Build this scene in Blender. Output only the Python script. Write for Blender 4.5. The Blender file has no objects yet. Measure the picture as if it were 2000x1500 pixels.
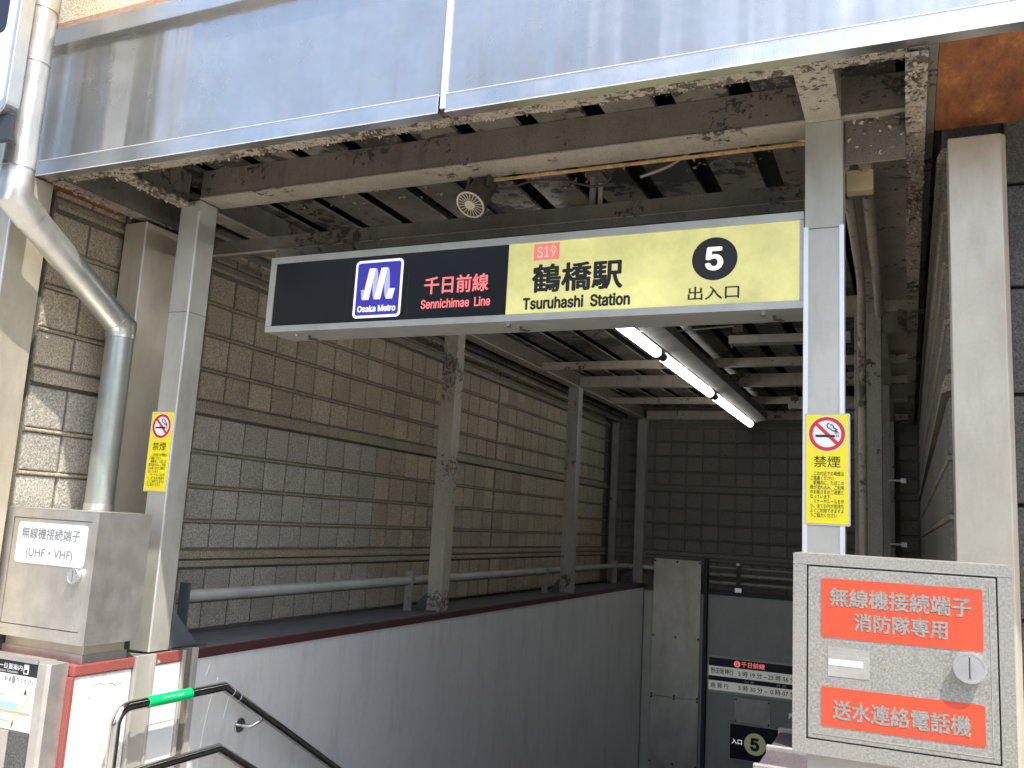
import bpy, bmesh, math, random
from mathutils import Vector, Matrix
random.seed(7)
sc = bpy.context.scene
COL = sc.collection

# ------------------------------------------------------------------ camera
cam = bpy.data.objects.new('camera', bpy.data.cameras.new('camera'))
COL.objects.link(cam)
right = Vector((0.91289813, 0.40436306, 0.05574504))
down = Vector((-0.01247044, 0.16413196, -0.98635956))
fwd = Vector((-0.40799692, 0.89975064, 0.15487834))
m = Matrix.Identity(4)
for i in range(3):
    m[i][0] = right[i]; m[i][1] = -down[i]; m[i][2] = -fwd[i]
m[2][3] = 1.6
cam.matrix_world = m
cam.data.sensor_width = 36.0
cam.data.lens = 1724.0 / 2000.0 * 36.0
cam.data.clip_start = 0.05
cam.data.clip_end = 3000
sc.camera = cam

# ------------------------------------------------------------------ world, sun, exposure
SUN = Vector((1.35, -1.0, 3.13)).normalized()
w = bpy.data.worlds.new('World'); sc.world = w; w.use_nodes = True
nt = w.node_tree
sky = nt.nodes.new('ShaderNodeTexSky'); sky.sky_type = 'NISHITA'; sky.sun_disc = False
sky.sun_elevation = math.asin(SUN.z); sky.sun_rotation = math.atan2(SUN.x, SUN.y)
sky.air_density = 1.0; sky.dust_density = 3.0; sky.ozone_density = 0.6
bg = nt.nodes['Background']; bg.inputs['Strength'].default_value = 0.15
hs = nt.nodes.new('ShaderNodeHueSaturation'); hs.inputs['Saturation'].default_value = .95
nt.links.new(sky.outputs[0], hs.inputs['Color']); nt.links.new(hs.outputs[0], bg.inputs['Color'])
sl = bpy.data.lights.new('sun', 'SUN'); sl.energy = 2.5; sl.angle = math.radians(0.5); sl.color = (1, 0.95, 0.87)
so = bpy.data.objects.new('sun', sl); COL.objects.link(so)
so.rotation_euler = (-SUN).to_track_quat('-Z', 'Y').to_euler(); so.location = SUN * 30
sc.view_settings.view_transform = 'Standard'; sc.view_settings.look = 'None'
sc.view_settings.exposure = 1.54; sc.view_settings.gamma = 1
sc.view_settings.use_curve_mapping = False
sc.render.engine = 'CYCLES'
sc.cycles.max_bounces = 10; sc.cycles.diffuse_bounces = 6; sc.cycles.glossy_bounces = 4
sc.cycles.sample_clamp_indirect = 6

# ------------------------------------------------------------------ materials
def newmat(name):
    mt = bpy.data.materials.new(name); mt.use_nodes = True
    n = mt.node_tree
    return mt, n, n.nodes['Principled BSDF']

def N(n, t, **kw):
    nd = n.nodes.new(t)
    for k, v in kw.items():
        if k in nd.inputs: nd.inputs[k].default_value = v
        else: setattr(nd, k, v)
    return nd

def coords(n, scale=(1, 1, 1), kind='Object'):
    tc = n.nodes.new('ShaderNodeTexCoord'); mp = n.nodes.new('ShaderNodeMapping')
    mp.inputs['Scale'].default_value = scale
    n.links.new(tc.outputs[kind], mp.inputs['Vector'])
    return mp.outputs[0]

def noise(n, vec, scale, detail=4, rough=.55):
    nd = N(n, 'ShaderNodeTexNoise', Scale=scale, Detail=detail, Roughness=rough)
    n.links.new(vec, nd.inputs['Vector'])
    return nd.outputs['Fac']

def ramp(n, fac, stops):
    r = n.nodes.new('ShaderNodeValToRGB')
    e = r.color_ramp.elements
    while len(e) < len(stops): e.new(.5)
    for i, (p, c) in enumerate(stops):
        e[i].position = p
        e[i].color = (c, c, c, 1) if isinstance(c, (int, float)) else (*c, 1)
    n.links.new(fac, r.inputs[0])
    return r.outputs[0]

def mix(n, fac, a, b, mode='MIX'):
    x = n.nodes.new('ShaderNodeMix'); x.data_type = 'RGBA'; x.blend_type = mode
    for v, idx in ((fac, 0), (a, 6), (b, 7)):
        if isinstance(v, (int, float)): x.inputs[idx].default_value = v
        elif isinstance(v, tuple): x.inputs[idx].default_value = (*v, 1)
        else: n.links.new(v, x.inputs[idx])
    return x.outputs[2]

def bump(n, b, h, strength, dist, prev=None):
    bp = N(n, 'ShaderNodeBump', Strength=strength, Distance=dist)
    n.links.new(h, bp.inputs['Height'])
    if prev is not None: n.links.new(prev, bp.inputs['Normal'])
    n.links.new(bp.outputs[0], b.inputs['Normal'])
    return bp.outputs[0]

def steel(name, c1, c2, r1, r2, grain=(2, 2, 60), gb=.15, mott=6, wave=0, waves=(1.2, 1, .25), metallic=1.0, fine=120, dirt=0):
    mt, n, b = newmat(name)
    v = coords(n); g = coords(n, grain)
    f = noise(n, v, mott, 6, .65)
    col = mix(n, ramp(n, f, [(.35, 0), (.68, 1)]), c1, c2)
    fn = noise(n, v, fine, 3, .7)
    col = mix(n, .22, col, mix(n, fn, tuple(x * .72 for x in c1), tuple(min(1, x * 1.2) for x in c2)))
    if dirt:
        dm = ramp(n, noise(n, coords(n, (1, 1, .25)), 5, 8, .7), [(.5, 0), (.72, dirt)])
        col = mix(n, dm, col, (.09, .08, .065))
    n.links.new(col, b.inputs['Base Color'])
    b.inputs['Metallic'].default_value = metallic
    rr = ramp(n, noise(n, v, mott * 1.7, 5, .6), [(.3, r1), (.7, r2)])
    n.links.new(rr, b.inputs['Roughness'])
    p = bump(n, b, noise(n, g, 6, 3, .6), gb, .002)
    if wave:
        p = bump(n, b, noise(n, coords(n, waves), 2.2, 2, .4), wave, .05, p)
    return mt

def paint(name, col, under, amount, scale=14, rough=.55, stain=(.12, .105, .085), stainamt=.45, bumpd=.003):
    """old oil paint: stained, cracked and peeled down to a dark primer"""
    mt, n, b = newmat(name)
    v = coords(n)
    st = ramp(n, noise(n, coords(n, (1, 1, .5)), 3.1, 7, .68), [(.42, 0), (.75, stainamt)])
    c = mix(n, st, col, stain)
    sp = ramp(n, noise(n, v, 85, 3, .7), [(.60, 0), (.72, .6)])
    c = mix(n, sp, c, tuple(x * .40 for x in col))
    gr = ramp(n, noise(n, v, 210, 3, .8), [(.40, .35), (.55, 0)])
    c = mix(n, gr, c, tuple(x * .5 for x in stain))
    st2 = ramp(n, noise(n, coords(n, (1, 1, .3)), 11, 6, .7), [(.52, 0), (.70, stainamt * .8)])
    c = mix(n, st2, c, stain)
    big = noise(n, v, 2.3, 3, .5); fine = noise(n, v, scale, 9, .72)
    ad = n.nodes.new('ShaderNodeMath'); ad.operation = 'MULTIPLY_ADD'
    n.links.new(big, ad.inputs[0]); ad.inputs[1].default_value = .75; n.links.new(fine, ad.inputs[2])
    t = 1.12 - amount * .5
    mask = ramp(n, ad.outputs[0], [(min(.99, t - .15) if False else 0, 0), (1, 1)])
    th = n.nodes.new('ShaderNodeMapRange'); n.links.new(ad.outputs[0], th.inputs[0])
    th.inputs[1].default_value = t - .02; th.inputs[2].default_value = t + .02
    mk = th.outputs[0]
    c = mix(n, mk, c, under)
    n.links.new(c, b.inputs['Base Color'])
    b.inputs['Roughness'].default_value = rough
    inv = n.nodes.new('ShaderNodeMath'); inv.operation = 'SUBTRACT'; inv.inputs[0].default_value = 1
    n.links.new(mk, inv.inputs[1])
    p = bump(n, b, inv.outputs[0], .8, bumpd)
    bump(n, b, noise(n, v, 60, 4, .6), .25, .002, p)
    return mt

def rough_stone(name, c1, c2, sc_=4, speck=220, specks=(.06, .055, .05), bs=.7, bd=.004, rnd=.0, rough=.92):
    mt, n, b = newmat(name)
    v = coords(n)
    if rnd:   # every tile gets its own piece of the pattern
        o2 = n.nodes.new('ShaderNodeObjectInfo'); va = n.nodes.new('ShaderNodeVectorMath'); va.operation = 'MULTIPLY_ADD'
        n.links.new(o2.outputs['Random'], va.inputs[0]); va.inputs[1].default_value = (37, 53, 71); n.links.new(v, va.inputs[2])
        v = va.outputs[0]
    f = noise(n, v, sc_, 6, .6)
    c = mix(n, ramp(n, f, [(.33, 0), (.7, 1)]), c1, c2)
    s = noise(n, v, speck, 3, .75)
    c = mix(n, ramp(n, s, [(.38, .75), (.55, 0)]), c, specks)
    c = mix(n, ramp(n, s, [(.56, 0), (.72, .45)]), c, tuple(min(1, x * 1.7) for x in c2))
    if rnd:
        oi = n.nodes.new('ShaderNodeObjectInfo')
        c = mix(n, 1.0, c, ramp(n, oi.outputs['Random'], [(0, 1 - rnd), (1, 1.0)]), 'MULTIPLY')
    n.links.new(c, b.inputs['Base Color'])
    b.inputs['Roughness'].default_value = rough
    bump(n, b, noise(n, v, speck * .6, 4, .7), bs, bd)
    return mt

def plain(name, c, rough=.5, metallic=0, var=.12, emit=None, estr=0, sc_=9, bmp=0):
    mt, n, b = newmat(name)
    f = noise(n, coords(n), sc_, 6, .65)
    cc = mix(n, ramp(n, f, [(.3, 0), (.75, 1)]), tuple(x * (1 - var) for x in c), tuple(min(1, x * (1 + var)) for x in c))
    n.links.new(cc, b.inputs['Base Color'])
    b.inputs['Roughness'].default_value = rough; b.inputs['Metallic'].default_value = metallic
    if emit:
        n.links.new(mix(n, .6, cc, emit), b.inputs['Emission Color']); b.inputs['Emission Strength'].default_value = estr
    if bmp: bump(n, b, noise(n, coords(n), 70, 5, .7), bmp, .004)
    return mt

M = {}
M['fascia'] = steel('brushed_fascia_steel', (.43, .43, .42), (.57, .57, .55), .20, .30, (.5, 3, 22), .0, 2.2, .30, (3.1, 1, .16), fine=30, metallic=.88)
M['trim'] = steel('steel_trim', (.56, .57, .57), (.74, .73, .70), .26, .42, (60, 60, 3), .2, 5, .04)
M['clad'] = steel('post_cladding_steel', (.46, .455, .40), (.58, .575, .51), .40, .58, (4, 4, 30), .2, 4, .03, fine=260, dirt=.25, metallic=.4)
M['warm'] = steel('warm_stained_steel', (.50, .45, .345), (.63, .575, .465), .34, .5, (50, 50, 2), .2, 3, .05, (3, 3, .3), dirt=.25, metallic=.45)
M['pipe'] = steel('pipe_steel', (.56, .56, .53), (.72, .70, .64), .24, .40, (4, 4, 40), .15, 5, .04, dirt=.3, metallic=.8)
M['pipe_grey'] = steel('grey_pipe', (.33, .36, .33), (.46, .48, .44), .32, .5, (4, 4, 10), .2, 6, .03, metallic=.7, dirt=.3)
M['box'] = steel('dull_box_steel', (.50, .48, .44), (.66, .64, .60), .32, .46, (1, 1, 40), .25, 9, .02, (2, 2, 2), fine=230, dirt=.25, metallic=.8)
def spangle():
    mt, n, b = newmat('spangled_box_steel'); v = coords(n)
    f = noise(n, v, 190, 4, .8); big = noise(n, v, 7, 5, .6)
    c = ramp(n, f, [(.36, (.22, .213, .19)), (.5, (.31, .302, .272)), (.64, (.42, .41, .375))])
    c = mix(n, ramp(n, big, [(.4, 0), (.7, .5)]), c, (.36, .345, .315))
    n.links.new(c, b.inputs['Base Color']); b.inputs['Metallic'].default_value = .45
    n.links.new(ramp(n, f, [(.35, .38), (.65, .6)]), b.inputs['Roughness'])
    bump(n, b, f, .12, .001); return mt
M['redbox'] = spangle()
M['rail'] = steel('galvanised_rail_pipe', (.48, .49, .47), (.62, .63, .60), .4, .55, (4, 4, 10), .2, 6, 0, metallic=.3, dirt=.2)
M['knobsteel'] = steel('bright_knob_steel', (.60, .60, .60), (.72, .72, .72), .2, .32, (4, 4, 4), .05, 8, metallic=.72)
M['chrome'] = steel('polished_rail_steel', (.50, .50, .49), (.62, .62, .60), .07, .16, (2, 2, 2), .05, 8)
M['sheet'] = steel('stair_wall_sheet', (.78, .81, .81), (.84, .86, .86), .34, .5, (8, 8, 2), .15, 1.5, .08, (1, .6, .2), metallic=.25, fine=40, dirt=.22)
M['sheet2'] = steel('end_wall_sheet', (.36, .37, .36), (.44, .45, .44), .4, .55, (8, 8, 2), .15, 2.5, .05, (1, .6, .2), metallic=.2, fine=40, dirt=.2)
M['maroon'] = paint('dark_maroon_paint', (.085, .025, .026), (.03, .02, .02), .1, 26, .5, (.05, .02, .02), .6)  # darker than the red of the front coping edge
M['dullyellow'] = plain('added_glow_yellow_disc', (.55, .56, .34), .5, emit=(.6, .62, .36), estr=.048)  # faint emission added to brighten the unlit number disc
M['brightpaper'] = plain('added_glow_sign_film', (.85, .86, .80), .4, var=.02, emit=(.8, .82, .74), estr=.065)  # faint emission added to lift the timetable rows on the dim end wall
M['panel'] = steel('mottled_panel_steel', (.52, .49, .43), (.7, .67, .60), .34, .55, (30, 30, 3), .2, 3, .10, (1, 1, 2), dirt=.3)
M['paint'] = paint('old_beige_paint', (.46, .41, .325), (.10, .082, .062), .22, 24)
M['paintpeel'] = paint('peeling_beige_paint', (.46, .40, .32), (.09, .07, .055), .36, 30)
M['paintring'] = paint('ring_peeled_paint', (.46, .42, .34), (.13, .105, .08), .30, 40, stainamt=.25)
M['paintdark'] = paint('sooty_beam_paint', (.20, .18, .145), (.05, .044, .038), .20, 26, stainamt=.65, stain=(.07, .06, .05))
M['deck'] = paint('roof_deck_paint', (.20, .178, .14), (.035, .03, .026), .42, 12, stainamt=.8, stain=(.07, .062, .05))
M['postpaint'] = paint('grey_post_paint', (.40, .38, .34), (.08, .065, .055), .12, 18)
M['soot'] = plain('sooty_roof_sheet', (.03, .027, .024), .9, var=.4)
M['flake'] = plain('paint_flake', (.40, .34, .26), .7, var=.5, sc_=60)
M['rustboard'] = None
def rustmat():
    mt, n, b = newmat('rusty_board'); v = coords(n, (1, .35, 1))
    f = noise(n, v, 9, 10, .8)
    c = ramp(n, f, [(.28, (.06, .020, .010)), (.46, (.20, .066, .022)), (.56, (.28, .10, .032)), (.64, (.42, .19, .06)), (.74, (.15, .05, .02))])
    n.links.new(c, b.inputs['Base Color']); b.inputs['Roughness'].default_value = .7
    bump(n, b, noise(n, coords(n), 50, 5, .7), .3, .003); return mt
M['rustboard'] = rustmat()
M['rustbar'] = plain('rusty_bar', (.60, .37, .15), .8, var=.45, sc_=50, bmp=.5)
M['tile'] = rough_stone('rough_wall_tile', (.47, .405, .295), (.60, .52, .39), 2.5, 120, (.20, .17, .125), 1.0, .008, .22)
M['tilegrey'] = rough_stone('grey_repainted_tile', (.45, .42, .355), (.57, .535, .455), 2.5, 120, (.18, .175, .16), 1.0, .008, .16)
M['tileshaded'] = rough_stone('shaded_wall_tile', (.22, .205, .175), (.29, .265, .23), 1.2, 120, (.10, .09, .075), 1.0, .007, .14)  # darker copy of the wall tile, weak inner light put into the colour
M['tileback'] = rough_stone('wall_tile_joint', (.17, .15, .12), (.22, .195, .155), 3, 150, (.09, .08, .065), .5, .002)
M['ledge'] = rough_stone('wall_ledge', (.34, .30, .225), (.44, .39, .29), 5, 140, (.10, .085, .06), .8, .005)
M['stucco'] = rough_stone('cream_stucco', (.74, .66, .48), (.80, .74, .58), 3, 120, (.30, .24, .15), .7, .004)
M['brickband'] = plain('pink_brick_band', (.42, .26, .17), .9, var=.25, sc_=40, bmp=.4)
M['darkstone'] = rough_stone('dark_rough_stone', (.085, .085, .08), (.13, .127, .118), 6, 150, (.035, .035, .035), .8, .005)
M['plaster'] = rough_stone('white_plaster', (.66, .65, .61), (.74, .73, .70), 5, 38, (.56, .54, .49), .55, .010, rough=.8)
M['red'] = paint('dark_red_paint', (.32, .085, .072), (.55, .45, .38), .16, 26, .5, (.16, .05, .045), .5)
M['granite'] = rough_stone('purple_grey_granite', (.085, .068, .078), (.13, .10, .115), 7, 130, (.04, .035, .04), .4, .002, .2, .75)
M['mortar'] = plain('grey_mortar', (.28, .27, .25), .9, bmp=.5)
M['slate'] = plain('dark_slate_coping', (.13, .14, .155), .6, var=.25, bmp=.25)
M['gusset'] = plain('dark_blue_grey_metal', (.085, .10, .115), .5, var=.3)
M['black'] = plain('black_panel', (.010, .012, .013), .22, var=.15)
M['blackink'] = plain('black_print', (.012, .012, .012), .45)
M['navy'] = plain('navy_panel', (.012, .014, .035), .35)
M['blue'] = plain('logo_blue', (.035, .030, .30), .3, var=.03, emit=(.035, .03, .3), estr=.25)
M['logowhite'] = plain('logo_white', (.82, .82, .76), .4, var=.02, emit=(.85, .85, .8), estr=.25)
M['logocream'] = plain('logo_cream', (.78, .77, .62), .4, var=.03, emit=(.8, .8, .66), estr=.235)
M['logolilac'] = plain('logo_lilac', (.44, .43, .66), .4, var=.03, emit=(.42, .42, .66), estr=.18)
M['yellow'] = plain('lit_yellow_panel', (.55, .52, .20), .32, var=.38, emit=(.56, .54, .22), estr=.22, sc_=2.6)
M['pink'] = plain('pink_print', (.80, .17, .17), .4, var=.05, emit=(.8, .17, .17), estr=.28)
M['pinksq'] = plain('pink_square', (.74, .20, .17), .4, var=.05, emit=(.7, .2, .17), estr=.18)
M['palepink'] = plain('pale_pink_print', (.85, .50, .42), .4, emit=(.8, .5, .4), estr=.25)
M['frame'] = plain('sign_frame_aluminium', (.50, .51, .46), .42, .55, .12)
M['stick_y'] = plain('yellow_sticker', (.86, .74, .02), .3, var=.02)
M['stick_r'] = plain('sticker_red', (.66, .02, .03), .3, var=.03)
M['stick_w'] = plain('sticker_white', (.82, .84, .84), .3, var=.02)
M['lam'] = plain('laminate_edge', (.52, .53, .47), .2, var=.05)
M['redplate'] = plain('orange_red_sticker', (.56, .065, .026), .5, var=.12, sc_=120, bmp=.12)
M['white'] = plain('white_enamel', (.76, .77, .79), .3, var=.02)
M['greyink'] = plain('grey_print', (.20, .21, .21), .5)
M['paper'] = plain('pale_paper', (.66, .66, .60), .5, var=.03)
M['mapgreen'] = plain('map_ground', (.60, .62, .50), .5, var=.04)
M['mapblue'] = plain('map_blue', (.30, .52, .66), .5, var=.03)
M['mapyel'] = plain('map_yellow_green', (.62, .70, .12), .5)
M['green'] = plain('green_tape', (.0, .42, .13), .4, var=.06)
M['cable'] = plain('dark_cable', (.08, .065, .055), .5, var=.3)
M['spk'] = plain('speaker_brown_body', (.095, .08, .065), .5, var=.2)
M['spkrim'] = plain('speaker_cream_rim', (.62, .55, .42), .45, var=.15)
M['beigeblock'] = plain('beige_block', (.62, .52, .32), .6, var=.15, bmp=.2)
M['tube'] = plain('lit_tube', (.9, .9, .9), .4, var=0, emit=(1, 1, .97), estr=3)
M['fixture'] = plain('grey_light_fixture', (.36, .34, .31), .5, var=.25)
M['asphalt'] = rough_stone('asphalt', (.045, .045, .047), (.06, .06, .06), 2, 90, (.02, .02, .02), .4, .004)
M['paving'] = rough_stone('pavement_concrete', (.34, .32, .29), (.42, .40, .36), 1.5, 80, (.2, .19, .17), .3, .003)
M['bldg'] = plain('far_building_render', (.46, .42, .36), .8, var=.1, sc_=1)
M['bldg2'] = plain('far_building_grey', (.33, .34, .34), .8, var=.1, sc_=1)
M['glass'] = plain('dark_window_glass', (.05, .06, .07), .08)
M['concrete'] = plain('dark_concrete', (.22, .21, .20), .85, bmp=.3)
M['sealant'] = plain('white_sealant', (.78, .78, .76), .6, var=.1, sc_=80, bmp=.5)
M['beigemetal'] = plain('beige_pillar_metal', (.42, .40, .36), .5, .2, .1)
M['bright_edge'] = steel('edge_highlight_steel', (.76, .77, .79), (.84, .84, .84), .3, .4, metallic=.4)
M['darkframe'] = plain('dark_frame', (.03, .035, .045), .5)

# ------------------------------------------------------------------ builders
def tag(o, label=None, cat=None, group=None, kind=None):
    if label: o['label'] = label
    if cat: o['category'] = cat
    if group: o['group'] = group
    if kind: o['kind'] = kind
    return o

def thing(name, label, cat, loc, group=None):
    o = bpy.data.objects.new(name, None); o.empty_display_size = .1
    COL.objects.link(o); o.location = loc
    return tag(o, label, cat, group)

def worldloc(o):
    p = Vector((0, 0, 0))
    while o is not None:
        p += Vector(o.location); o = o.parent
    return p

class MB:
    def __init__(s): s.v = []; s.f = []
    def add(s, vs, fs):
        k = len(s.v); s.v += [tuple(v) for v in vs]; s.f += [tuple(i + k for i in f) for f in fs]; return s
    def box(s, x0, x1, y0, y1, z0, z1):
        return s.add([(x0, y0, z0), (x1, y0, z0), (x1, y1, z0), (x0, y1, z0), (x0, y0, z1), (x1, y0, z1), (x1, y1, z1), (x0, y1, z1)],
                     [(0, 3, 2, 1), (4, 5, 6, 7), (0, 1, 5, 4), (1, 2, 6, 5), (2, 3, 7, 6), (3, 0, 4, 7)])
    def prism(s, poly, axis, a, b):
        """poly in the plane normal to axis ('x': (y,z), 'y': (x,z), 'z': (x,y)), extruded a..b"""
        n = len(poly)
        def P(p, t): return {'x': (t, p[0], p[1]), 'y': (p[0], t, p[1]), 'z': (p[0], p[1], t)}[axis]
        vs = [P(p, a) for p in poly] + [P(p, b) for p in poly]
        fs = [tuple(range(n)), tuple(range(2 * n - 1, n - 1, -1))]
        fs += [(i, n + i, n + (i + 1) % n, (i + 1) % n) for i in range(n)]
        return s.add(vs, fs)
    def tube(s, pts, r, seg=16, caps=True, radii=None):
        pts = [Vector(p) for p in pts]; rings = []
        t0 = (pts[1] - pts[0]).normalized()
        up = Vector((0, 0, 1)) if abs(t0.z) < .9 else Vector((1, 0, 0))
        u = t0.cross(up).normalized()
        for i, p in enumerate(pts):
            if i == 0: t = t0
            elif i == len(pts) - 1: t = (pts[i] - pts[i - 1]).normalized()
            else:
                a = (pts[i] - pts[i - 1]).normalized(); b = (pts[i + 1] - pts[i]).normalized()
                t = (a + b).normalized()
            u = (u - t * u.dot(t)).normalized(); v = t.cross(u)
            k = 1.0
            if 0 < i < len(pts) - 1:
                k = 1 / max(.6, t.dot((pts[i + 1] - pts[i]).normalized()))
            rr = (radii[i] if radii else r)
            # stretch in the bend plane so mitred corners keep their thickness
            if k > 1.001:
                bn = (a - b).normalized(); ring = []
                for j in range(seg):
                    q = (u * math.cos(2 * math.pi * j / seg) + v * math.sin(2 * math.pi * j / seg)) * rr
                    q += bn * q.dot(bn) * (k - 1); ring.append(p + q)
            else:
                ring = [p + (u * math.cos(2 * math.pi * j / seg) + v * math.sin(2 * math.pi * j / seg)) * rr for j in range(seg)]
            rings.append(ring)
        vs = [q for r_ in rings for q in r_]; fs = []
        for i in range(len(rings) - 1):
            for j in range(seg):
                a0 = i * seg + j; a1 = i * seg + (j + 1) % seg
                fs.append((a0, a1, a1 + seg, a0 + seg))
        if caps:
            fs.append(tuple(range(seg - 1, -1, -1))); fs.append(tuple(range((len(rings) - 1) * seg, len(rings) * seg)))
        return s.add(vs, fs)
    def build(s, name, mat, parent=None, bevel=0, smooth=False, origin=None, label=None):
        me = bpy.data.meshes.new(name)
        o = bpy.data.objects.new(name, me); COL.objects.link(o)
        if parent is not None: o.parent = parent; off = worldloc(parent)
        else:
            off = Vector(origin) if origin else Vector((0, 0, 0)); o.location = off
        me.from_pydata([(v[0] - off.x, v[1] - off.y, v[2] - off.z) for v in s.v], [], s.f)
        bm = bmesh.new(); bm.from_mesh(me); bmesh.ops.recalc_face_normals(bm, faces=bm.faces); bm.to_mesh(me); bm.free()
        me.materials.append(M[mat])
        if smooth:
            for p in me.polygons: p.use_smooth = True
            try: me.set_sharp_from_angle(angle=math.radians(38))
            except Exception: pass
        if bevel:
            b = o.modifiers.new('bevel', 'BEVEL'); b.width = bevel; b.segments = 2; b.limit_method = 'ANGLE'
        if label: o['label'] = label
        return o

def box(name, mat, parent, x0, x1, y0, y1, z0, z1, bevel=.002, label=None):
    return MB().box(x0, x1, y0, y1, z0, z1).build(name, mat, parent, bevel, label=label)

def rrect(x0, x1, z0, z1, r, n=6):
    P = []
    for cx, cz, a in ((x1 - r, z1 - r, 0), (x0 + r, z1 - r, 90), (x0 + r, z0 + r, 180), (x1 - r, z0 + r, 270)):
        for i in range(n + 1):
            t = math.radians(a + 90 * i / n); P.append((cx + r * math.cos(t), cz + r * math.sin(t)))
    return P

def ell(cx, cz, rx, rz, n=40, a0=0, a1=360):
    return [(cx + rx * math.cos(math.radians(a0 + (a1 - a0) * i / n)), cz + rz * math.sin(math.radians(a0 + (a1 - a0) * i / n))) for i in range(n if a1 - a0 == 360 else n + 1)]

def plate(name, mat, parent, poly, y, th=.001):
    """flat piece facing the street (-Y): front at y, back at y+th"""
    return MB().prism(poly, 'y', y, y + th).build(name, mat, parent)

def ring(name, mat, parent, cx, cz, ro, ri, y, th=.001, n=48):
    b = MB(); vs = []; fs = []
    for i in range(n):
        t = 2 * math.pi * i / n; c, s_ = math.cos(t), math.sin(t)
        vs += [(cx + ro * c, y, cz + ro * s_), (cx + ri * c, y, cz + ri * s_), (cx + ro * c, y + th, cz + ro * s_), (cx + ri * c, y + th, cz + ri * s_)]
    for i in range(n):
        a = 4 * i; d = 4 * ((i + 1) % n)
        fs += [(a, d, d + 1, a + 1), (a + 2, a + 3, d + 3, d + 2), (a, a + 2, d + 2, d), (a + 1, d + 1, d + 3, a + 3)]
    return b.add(vs, fs).build(name, mat, parent)

import os
try:
    LATIN = bpy.data.fonts.load(os.path.join(bpy.utils.resource_path('LOCAL'), 'datafiles', 'fonts', 'Inter.woff2'))
except Exception:
    LATIN = None

def text(name, body, mat, parent, x0, x1, z0, z1, y, bold=0.0, extr=.0006, space=1.0, lines=1.0):
    """flat lettering facing -Y fitted to the box x0..x1, z0..z1; bold strokes are built up from shifted layers"""
    cu = bpy.data.curves.new(name, 'FONT'); cu.body = body; cu.size = 1
    if LATIN and all(ord(ch) < 128 for ch in body): cu.font = LATIN
    cu.space_character = space; cu.space_line = lines; cu.resolution_u = 3
    t = bpy.data.objects.new(name, cu); COL.objects.link(t)
    bpy.context.view_layer.update()
    me = bpy.data.meshes.new_from_object(t.evaluated_get(bpy.context.evaluated_depsgraph_get()))
    bpy.data.objects.remove(t); bpy.data.curves.remove(cu)
    V = [(v.co.x, v.co.y) for v in me.vertices]; FS = [tuple(p.vertices) for p in me.polygons]
    bpy.data.meshes.remove(me)
    sh = [(0, 0)] if bold <= 0 else [(bold * a, bold * c) for a, c in ((0, 0), (1, 0), (-1, 0), (0, .8), (0, -.8), (.7, .6), (-.7, .6), (.7, -.6), (-.7, -.6))]
    ax = min(v[0] for v in V) - max(0, bold); bx = max(v[0] for v in V) + max(0, bold)
    ay = min(v[1] for v in V) - max(0, bold) * .8; by = max(v[1] for v in V) + max(0, bold) * .8
    b = MB(); kx = (x1 - x0) / (bx - ax); kz = (z1 - z0) / (by - ay)
    for i, (dx, dz) in enumerate(sh):
        b.add([(x0 + (p[0] + dx - ax) * kx, y - i * .00003, z0 + (p[1] + dz - ay) * kz) for p in V], FS)
    off = worldloc(parent) if parent else Vector((0, 0, 0))
    me = bpy.data.meshes.new(name)
    me.from_pydata([tuple(Vector(v) - off) for v in b.v], [], b.f); me.materials.append(M[mat])
    o = bpy.data.objects.new(name, me); COL.objects.link(o); o.parent = parent
    return o

def copyo(src, parent, loc=None):
    c = src.copy(); COL.objects.link(c); c.parent = parent
    if loc is not None: c.location = loc
    return c

# ------------------------------------------------------------------ ground and surroundings
def structure(o): o['kind'] = 'structure'; return o
g = MB()
g.add([(-300, -300, -.12), (300, -300, -.12), (300, -2.2, -.12), (-300, -2.2, -.12)], [(0, 1, 2, 3)])
structure(g.build('road', 'asphalt'))
g = MB(); g.box(-40, 40, -2.2, 2.6, -.3, 0); g.box(-40, -3.0, 2.6, 3.0, -.3, 0); g.box(-.3, 40, 2.6, 3.0, -.3, 0); g.box(-3, -.3, 2.6, 3.35, -.3, 0)
structure(g.build('pavement', 'paving'))
g = MB(); g.add([(-300, -300, -4.2), (300, -300, -4.2), (300, 300, -4.2), (-300, 300, -4.2)], [(0, 1, 2, 3)])
structure(g.build('ground', 'concrete'))
g = MB(); n_ = 17
for i in range(n_):
    g.box(-2.99, -.42, 3.35 + .29 * i, 3.35 + .29 * (i + 1) + .02, -3.4, -.17 * (i + 1))
g.box(-2.99, -.42, 3.35 + .29 * n_, 11, -3.4, -.17 * n_ - .05)
structure(g.build('stairs', 'granite'))
g = MB(); g.box(-40, 40, -14, -13.4, -.12, .02)
structure(g.build('far_pavement', 'paving'))

def far_building(x0, x1, y0, y1, h, mat, label):
    t = thing('far_building', label, 'building', ((x0 + x1) / 2, y1, 0), 'buildings across the street')
    box('wall', mat, t, x0, x1, y0, y1, -.1, h, 0)
    box('cornice', 'concrete', t, x0 - .1, x1 + .1, y1 + .002, y1 + .25, h - .4, h + .1, 0)
    k = int((x1 - x0) / 2.2); fl = int(h / 3.1)
    for i in range(k):
        for j in range(fl):
            cx = x0 + (x1 - x0) * (i + .5) / k; cz = 1.7 + 3.1 * j
            f = box('window', 'bright_edge', t, cx - .62, cx + .62, y1 + .002, y1 + .06, cz - .7, cz + .7, 0)
            box('pane', 'glass', f, cx - .56, cx + .56, y1 + .062, y1 + .075, cz - .64, cz + .64, 0)
far_building(-22, -10.2, -22, -14, 9.6, 'bldg', 'beige rendered three storey building across the street on the left')
far_building(-9.6, -4.2, -22, -14.5, 12.8, 'bldg2', 'grey four storey building across the street beside the beige one')
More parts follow.
